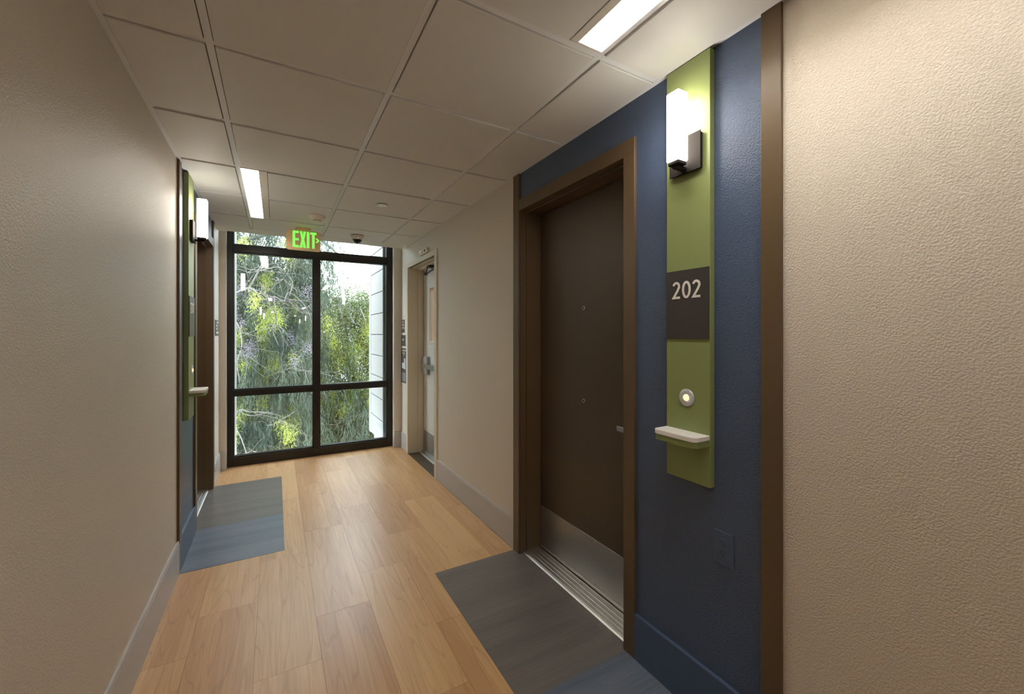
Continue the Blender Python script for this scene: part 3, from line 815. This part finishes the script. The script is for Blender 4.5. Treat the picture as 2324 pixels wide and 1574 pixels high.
# wall signs next to the window
def wall_sign(name, w, y0, y1, z0, z1, label):
    t = thing(name, (wx(w, 0), (y0 + y1) / 2, z0), label, 'sign', 'small dark wall signs near the window')
    wbox('plate', w, y0, y1, z0, z1, .0002, .0042, 'sign', t, .0006)
    return t
t = wall_sign('wall_sign', 'R', 4.905, 5.030, 1.392, 1.547, 'small dark stair exit sign, topmost beside the exit door')
for i, s_ in enumerate(('EXIT', 'STAIR', 'DOWN')):
    text_mesh('lettering', s_, .036, 'R', 4.9675, 1.506 - i * .036, .0046, 'signtext', t)
t = wall_sign('wall_sign', 'R', 4.866, 5.040, 1.232, 1.362, 'square dark sign with one short word, middle of three beside the exit door')
text_mesh('lettering', 'EXIT', .034, 'R', 4.955, 1.294, .0046, 'signtext', t)
t = wall_sign('wall_sign', 'R', 4.815, 5.047, .790, 1.204, 'tall dark evacuation map sign, lowest beside the exit door')
text_mesh('lettering', 'EVACUATION', .030, 'R', 4.931, 1.166, .0046, 'signtext', t)
text_mesh('lettering', '2ND FLOOR', .020, 'R', 4.931, 1.140, .0046, 'signtext', t)
text_mesh('lettering', 'MAP', .020, 'R', 4.931, 1.118, .0046, 'signtext', t)
prism('floor_plan', [(4.856, 1.085), (4.918, 1.085), (4.918, 1.030), (5.012, 1.030), (5.012, .965), (4.856, .955)], 'yz', XR - .0050, XR - .0041, 'signgrey', t)
for i in range(9):
    a = .905 - i * .0115
    for (p, q) in (((4.85, 4.90), (4.915, 4.955), (4.97, 5.015)) if i == 0 else ((4.85 + .004 * (i % 3), 4.94 + .003 * (i % 2)), (4.95, 5.012 - .006 * (i % 4)))):
        wbox('fine_print', 'R', p, q, a, a + .005, .0041, .0047, 'signgrey', t)
t = wall_sign('wall_sign', 'L', 4.728, 4.955, 1.360, 1.510, 'small dark sign with white symbols on the left wall by the window')
for (a, b, c, d) in ((4.83, 4.93, 1.478, 1.496), (4.79, 4.86, 1.447, 1.465), (4.79, 4.86, 1.417, 1.435), (4.79, 4.87, 1.380, 1.400), (4.885, 4.925, 1.380, 1.400)):
    wbox('symbol', 'L', a, b, c, d, .0041, .0048, 'signtext', t)

# ------------------------------------------------------------------ outside: building returns, ground
ex = thing('exterior_wall', (1.35, 5.8, -3.2), 'white panelled building wall outside the window on the right', 'wall', kind='structure')
box('backing', 1.208, 1.5, Y_PIER + .41, 6.34, -.05, 4.6, 'extjoint', ex)
zj = [-.048 + .283 * k for k in range(17)]
for a, b in zip(zj[:-1], zj[1:]):
    box('panel', 1.200, 1.209, Y_PIER + .41, 6.216, a + .0055, b - .0055, 'extwhite', ex, .001)
box('corner_strip', 1.198, 1.51, 6.224, 6.352, -.052, 4.6, 'extwhite', ex)
box('lower_wall', 1.24, 1.5, Y_PIER + .41, 6.20, -3.2, -.052, 'extwhite', ex)
box('corner_fill', 1.2437, 1.5, Y_PIER + .3, Y_PIER + .42, -3.2, 4.6, 'extwhite', ex)
el = thing('exterior_wall', (-.6, 5.6, -3.2), 'white building return outside the window on the left', 'wall', kind='structure')
box('panel', -.75, -.392, Y_PIER + .41, 5.70, -3.2, 4.6, 'extwhite', el)
gr = box('ground', -14, 16, 5.8, 34, -3.4, -3.2, 'ground')
tag(gr, 'ground under the trees outside the window', 'ground', kind='structure')

# ------------------------------------------------------------------ trees
RNG = np.random.default_rng(11)
def leaves(name, P, D, L_, Wd, m, parent, loc, fold=.35):
    """P base points, D unit directions, L_ lengths, Wd widths -> one mesh of folded lance-shaped leaves (4 verts, 2 tris)"""
    n = len(P)
    R = RNG.normal(size=(n, 3)); side = np.cross(D, R); side /= np.linalg.norm(side, axis=1)[:, None] + 1e-9
    nor = np.cross(D, side)
    mid = P + D * (L_ * .45)[:, None]
    a = mid + side * (Wd / 2)[:, None] + nor * (Wd * fold)[:, None]
    b = mid - side * (Wd / 2)[:, None] + nor * (Wd * fold)[:, None]
    tip = P + D * L_[:, None]
    V = np.stack([P, a, tip, b], 1).reshape(-1, 3) - np.array(loc)
    idx = np.arange(n) * 4
    T = np.stack([idx, idx + 1, idx + 2, idx, idx + 2, idx + 3], 1).reshape(-1)
    me = bpy.data.meshes.new(name)
    me.vertices.add(4 * n); me.vertices.foreach_set('co', V.astype(np.float32).ravel())
    me.loops.add(6 * n); me.loops.foreach_set('vertex_index', T.astype(np.int32))
    me.polygons.add(2 * n); me.polygons.foreach_set('loop_start', np.arange(0, 6 * n, 3, dtype=np.int32)); me.polygons.foreach_set('loop_total', np.full(2 * n, 3, dtype=np.int32))
    me.materials.append(M[m]); me.update(calc_edges=True); me.validate()
    o = put(bpy.data.objects.new(name, me), loc, parent)
    o['kind'] = 'stuff'
    return o

def unit(v): return v / (np.linalg.norm(v, axis=1)[:, None] + 1e-9)

def hanging(starts, lens, step, spread, llen, lwid):
    """leaves along drooping strands"""
    P, D = [], []
    for s, l in zip(starts, lens):
        n = max(6, int(l / step)); tt = np.linspace(0, 1, n)
        out = RNG.normal(size=2) * .22
        path = np.stack([s[0] + out[0] * tt * l * .6 + RNG.normal() * .05 * np.sin(tt * 4), s[1] + out[1] * tt * l * .5, s[2] + .10 * l * tt - l * tt ** 1.35], 1)
        path += RNG.normal(size=path.shape) * .012
        d = np.stack([RNG.normal(size=n) * spread, RNG.normal(size=n) * spread, -np.ones(n)], 1)
        P.append(path); D.append(d)
    P = np.concatenate(P); D = unit(np.concatenate(D)); n = len(P)
    return P, D, RNG.uniform(llen * .65, llen * 1.3, n), RNG.uniform(lwid * .7, lwid * 1.25, n)

def tufts(cs, r, per, llen, lwid, droop=.8):
    P = np.concatenate([np.array(c) + RNG.normal(size=(per, 3)) * r * np.array([.6, .6, 1.0]) for c in cs])
    D = unit(RNG.normal(size=(len(P), 3)) * .75 + np.array([0, 0, -droop])); n = len(P)
    return P, D, RNG.uniform(llen * .6, llen * 1.3, n), RNG.uniform(lwid * .7, lwid * 1.3, n)

def crown(c, rad, n, llen, lwid, droop=.2, clump=.30, nclump=90):
    q = unit(RNG.normal(size=(nclump, 3))) * (RNG.uniform(.35, 1, nclump) ** .5)[:, None] * np.array(rad) + np.array(c)
    k = RNG.integers(0, nclump, n)
    P = q[k] + RNG.normal(size=(n, 3)) * clump
    D = unit(RNG.normal(size=(n, 3)) + np.array([0, 0, -droop]))
    return P, D, RNG.uniform(llen * .6, llen * 1.3, n), RNG.uniform(lwid * .7, lwid * 1.3, n)

def limb(parent, pts, r0, r1, m, loc, name='branch'):
    n = len(pts)
    # smooth the path by Catmull-Rom sampling
    Q = [Vector(p) for p in pts]; path = []
    for i in range(n - 1):
        p0, p1, p2, p3 = Q[max(i - 1, 0)], Q[i], Q[i + 1], Q[min(i + 2, n - 1)]
        for s in range(4):
            t_ = s / 4
            path.append(.5 * ((2 * p1) + (p2 - p0) * t_ + (2 * p0 - 5 * p1 + 4 * p2 - p3) * t_ ** 2 + (3 * p1 - p0 - 3 * p2 + p3) * t_ ** 3))
    path.append(Q[-1])
    rr = [r0 + (r1 - r0) * i / (len(path) - 1) for i in range(len(path))]
    return tube(name, path, rr, m, parent, loc, 6)

def twigs(parent, name, starts, m, loc, length=.5, r=.004, updown=-.3, n=5):
    bm = bmesh.new()
    for s in starts:
        for _ in range(n):
            p = Vector(s); d = Vector((RNG.normal() * .8, RNG.normal() * .5, RNG.normal() * .5 + updown)).normalized()
            pts = [p.copy()]
            for _k in range(5):
                d = (d + Vector(RNG.normal(size=3) * .35) + Vector((0, 0, -.10))).normalized(); p = p + d * length / 5; pts.append(p.copy())
            prev = None
            for i, q in enumerate(pts):
                rr = r * (1 - .8 * i / 5)
                ring = [bm.verts.new(q - Vector(loc) + Vector((rr * math.cos(a), rr * math.sin(a), 0)) if abs(d.z) > .6 else q - Vector(loc) + Vector((0, rr * math.cos(a), rr * math.sin(a)))) for a in (0, 2.1, 4.2)]
                if prev:
                    for k in range(3): bm.faces.new((prev[k], prev[(k + 1) % 3], ring[(k + 1) % 3], ring[k]))
                prev = ring
    o = finish(name, bm, m, loc, parent); o['kind'] = 'stuff'
    return o

# weeping tree close to the window
loc = (-1.7, 8.6, -3.2)
t1 = thing('weeping_tree', loc, 'weeping tree with grey green hanging leaves and pale bare branches, filling the left panes', 'tree', 'trees outside the window')
limb(t1, [(-1.7, 8.6, -3.25), (-1.65, 8.5, -1.2), (-1.5, 8.3, .6), (-1.2, 8.1, 2.2), (-.9, 8.2, 3.2), (-.5, 8.5, 3.9)], .17, .05, 'trunk', loc, 'trunk')
limb(t1, [(-1.35, 8.2, 1.4), (-.85, 7.5, 1.75), (-.35, 7.2, 2.05), (-.18, 7.1, 1.88), (-.02, 7.1, 1.93), (.10, 7.05, 1.86), (.18, 7.1, 2.0), (.42, 7.15, 1.76), (.55, 7.2, 1.3)], .017, .004, 'bark', loc)
limb(t1, [(-.35, 7.2, 2.02), (-.20, 7.1, 2.35), (-.14, 7.1, 2.48), (-.22, 7.1, 2.62)], .012, .005, 'bark', loc)
limb(t1, [(-.85, 7.5, 1.75), (-.50, 7.2, 1.55), (-.42, 7.0, 1.2), (-.47, 6.95, 1.0), (-.44, 6.9, .7)], .012, .003, 'bark', loc)
limb(t1, [(-.20, 7.1, 2.30), (.02, 7.0, 2.36), (.10, 6.95, 2.30)], .009, .003, 'bark', loc)
limb(t1, [(-.02, 7.1, 1.92), (.00, 7.0, 1.6), (-.03, 6.95, 1.4), (.04, 6.9, 1.2)], .010, .003, 'bark', loc)
limb(t1, [(.18, 7.1, 1.95), (.22, 7.05, 2.15), (.15, 7.0, 2.25)], .011, .004, 'bark', loc)
limb(t1, [(-1.2, 8.1, 2.2), (-.4, 8.4, 3.0), (.5, 8.6, 3.25), (1.1, 8.7, 2.9)], .06, .012, 'bark', loc)
limb(t1, [(-1.1, 8.1, 2.8), (-.9, 7.4, 3.6), (-.3, 7.1, 3.9), (.4, 7.2, 3.7)], .05, .010, 'bark', loc)
limb(t1, [(-1.5, 8.3, .4), (-.9, 7.6, .3), (-.5, 7.2, .0), (-.3, 7.0, -.6)], .018, .004, 'bark', loc)
twigs(t1, 'bare_twigs', [(x, y, z) for x, y, z in ((-.35, 7.1, 2.0), (-.1, 7.05, 1.95), (.15, 7.05, 1.9), (.35, 7.1, 1.75), (-.5, 7.1, 1.5), (-.2, 7.0, 2.3), (-.42, 7.0, 1.1), (0.0, 6.95, 1.5), (.1, 7.1, 2.2), (-.45, 7.0, .3), (.05, 7.0, .1), (-.3, 7.0, -.3), (.4, 7.2, .8), (.3, 7.1, -.5), (-.5, 7.0, 2.6), (.3, 7.1, 2.6))], 'bark', loc, .66, .0048, -.2, 10)
n = 1350
st_ = np.stack([RNG.uniform(-2.0, .62, n), RNG.uniform(7.35, 9.4, n), RNG.uniform(-.6, 4.0, n)], 1)
leaves('hanging_foliage', *hanging(st_, RNG.uniform(.7, 1.7, n), .017, .30, .105, .0125), 'leafgrey', t1, loc)
n = 130
st_ = np.stack([RNG.uniform(.3, .95, n), RNG.uniform(7.4, 8.6, n), RNG.uniform(2.2, 3.7, n)], 1)
leaves('hanging_sprays', *hanging(st_, RNG.uniform(.4, 1.0, n), .020, .35, .10, .0125), 'leafgrey', t1, loc)
cs = [(RNG.uniform(-1.2, .55), RNG.uniform(6.9, 8.6), RNG.uniform(-1.2, 2.9)) for _ in range(62)]
leaves('young_foliage', *tufts(cs, .085, 230, .060, .0080, 1.0), 'leaflime', t1, loc)
cs = [(RNG.uniform(-.8, .6), RNG.uniform(6.9, 7.6), RNG.uniform(.9, 2.1)) for _ in range(13)]
leaves('seed_clusters', *tufts(cs, .07, 130, .035, .006, .2), 'pod', t1, loc)

# rounder tree on the right, further out
loc = (2.0, 11.4, -3.2)
t2 = thing('rounded_tree', loc, 'rounded green tree below the bright sky, filling the right panes', 'tree', 'trees outside the window')
limb(t2, [(2.0, 11.4, -3.25), (1.95, 11.3, -1.4), (1.7, 11.1, .1), (1.5, 10.9, 1.2), (1.3, 10.8, 2.2)], .20, .05, 'trunk', loc, 'trunk')
limb(t2, [(1.9, 11.2, -.8), (1.35, 10.2, .2), (1.05, 9.7, .8), (.85, 9.5, 1.3)], .05, .012, 'bark', loc)
limb(t2, [(1.7, 11.0, .2), (1.6, 10.2, 1.0), (1.75, 9.7, 1.5), (1.6, 9.4, 1.9)], .05, .014, 'bark', loc)
limb(t2, [(1.6, 11.0, .9), (1.1, 10.2, 1.7), (.9, 9.7, 2.1), (1.3, 9.5, 2.15)], .045, .010, 'bark', loc)
twigs(t2, 'bare_twigs', [(1.0, 9.6, .9), (1.5, 9.6, 1.6), (1.2, 9.6, 2.0), (.9, 9.5, 0.0), (1.3, 9.5, .3), (1.6, 9.4, .9), (.8, 9.3, 1.4), (1.1, 9.2, -.5)], 'bark', loc, .8, .006, .1, 9)
leaves('crown_foliage', *crown((1.55, 11.0, .55), (2.3, 1.7, 2.0), 130000, .080, .020, .5, .26, 240), 'leafmid', t2, loc)
cs = [(RNG.uniform(.5, 2.4), RNG.uniform(9.2, 10.2), RNG.uniform(-.6, 1.7)) for _ in range(80)]
leaves('young_foliage', *tufts(cs, .13, 360, .058, .0095, .7), 'leaflime', t2, loc)
n = 330
st_ = np.stack([RNG.uniform(.5, 2.3, n), RNG.uniform(8.9, 10.2, n), RNG.uniform(-1.4, 1.6, n)], 1)
leaves('hanging_foliage', *hanging(st_, RNG.uniform(.5, 1.1, n), .020, .4, .10, .013), 'leafgrey', t2, loc)

# taller tree further back, closing the view on the left
loc = (-1.6, 14.5, -3.2)
t3 = thing('background_tree', loc, 'tall dense green tree standing behind the weeping tree', 'tree', 'trees outside the window')
limb(t3, [(-1.6, 14.5, -3.25), (-1.55, 14.4, 0), (-1.4, 14.3, 2.0), (-1.2, 14.2, 3.4)], .26, .06, 'trunk', loc, 'trunk')
leaves('crown_foliage', *crown((-1.4, 14.2, .8), (3.0, 1.5, 3.1), 140000, .10, .032, .4, .36, 300), 'leafmid', t3, loc)
loc = (2.6, 14.0, -3.2)
t4 = thing('hedge', loc, 'dense dark green hedge low behind the rounded tree', 'hedge')
limb(t4, [(2.6, 14.0, -3.25), (2.6, 14.0, -2.2), (2.5, 14.0, -1.4)], .10, .05, 'trunk', loc, 'stem')
leaves('foliage', *crown((2.6, 14.0, -1.3), (4.0, .9, 2.0), 50000, .08, .030, .3, .30, 160), 'leafdark', t4, loc)
# low shrubs
for (x, y, z, rx, rz, cnt, lab) in ((-.4, 8.9, -1.9, 1.7, 1.1, 17000, 'dark green shrub under the weeping tree in the lower left pane'), (1.5, 8.5, -2.0, 1.5, 1.0, 17000, 'dark green shrub in the lower right pane beside the white wall')):
    loc = (x, y, -3.2)
    sb = thing('shrub', loc, lab, 'shrub', 'shrubs outside the window')
    limb(sb, [(x, y, -3.25), (x + .05, y, -2.6), (x - .05, y + .05, -1.9)], .05, .02, 'trunk', loc, 'stem')
    leaves('foliage', *crown((x, y, z), (rx, .8, rz), cnt, .055, .026, .3, .20, 90), 'leafdark', sb, loc)
    cs = [(RNG.uniform(x - rx * .7, x + rx * .7), RNG.uniform(y - 1.0, y - .3), RNG.uniform(z - .2, z + rz)) for _ in range(4)]
    leaves('young_foliage', *tufts(cs, .10, 260, .050, .008, .4), 'leaflime', sb, loc)
    n = 70
    st_ = np.stack([RNG.uniform(x - rx * .8, x + rx * .8, n), RNG.uniform(y - 1.2, y - .2, n), RNG.uniform(-1.2, .3, n)], 1)
    leaves('hanging_foliage', *hanging(st_, RNG.uniform(.5, 1.0, n), .02, .35, .10, .013), 'leafgrey', sb, loc)
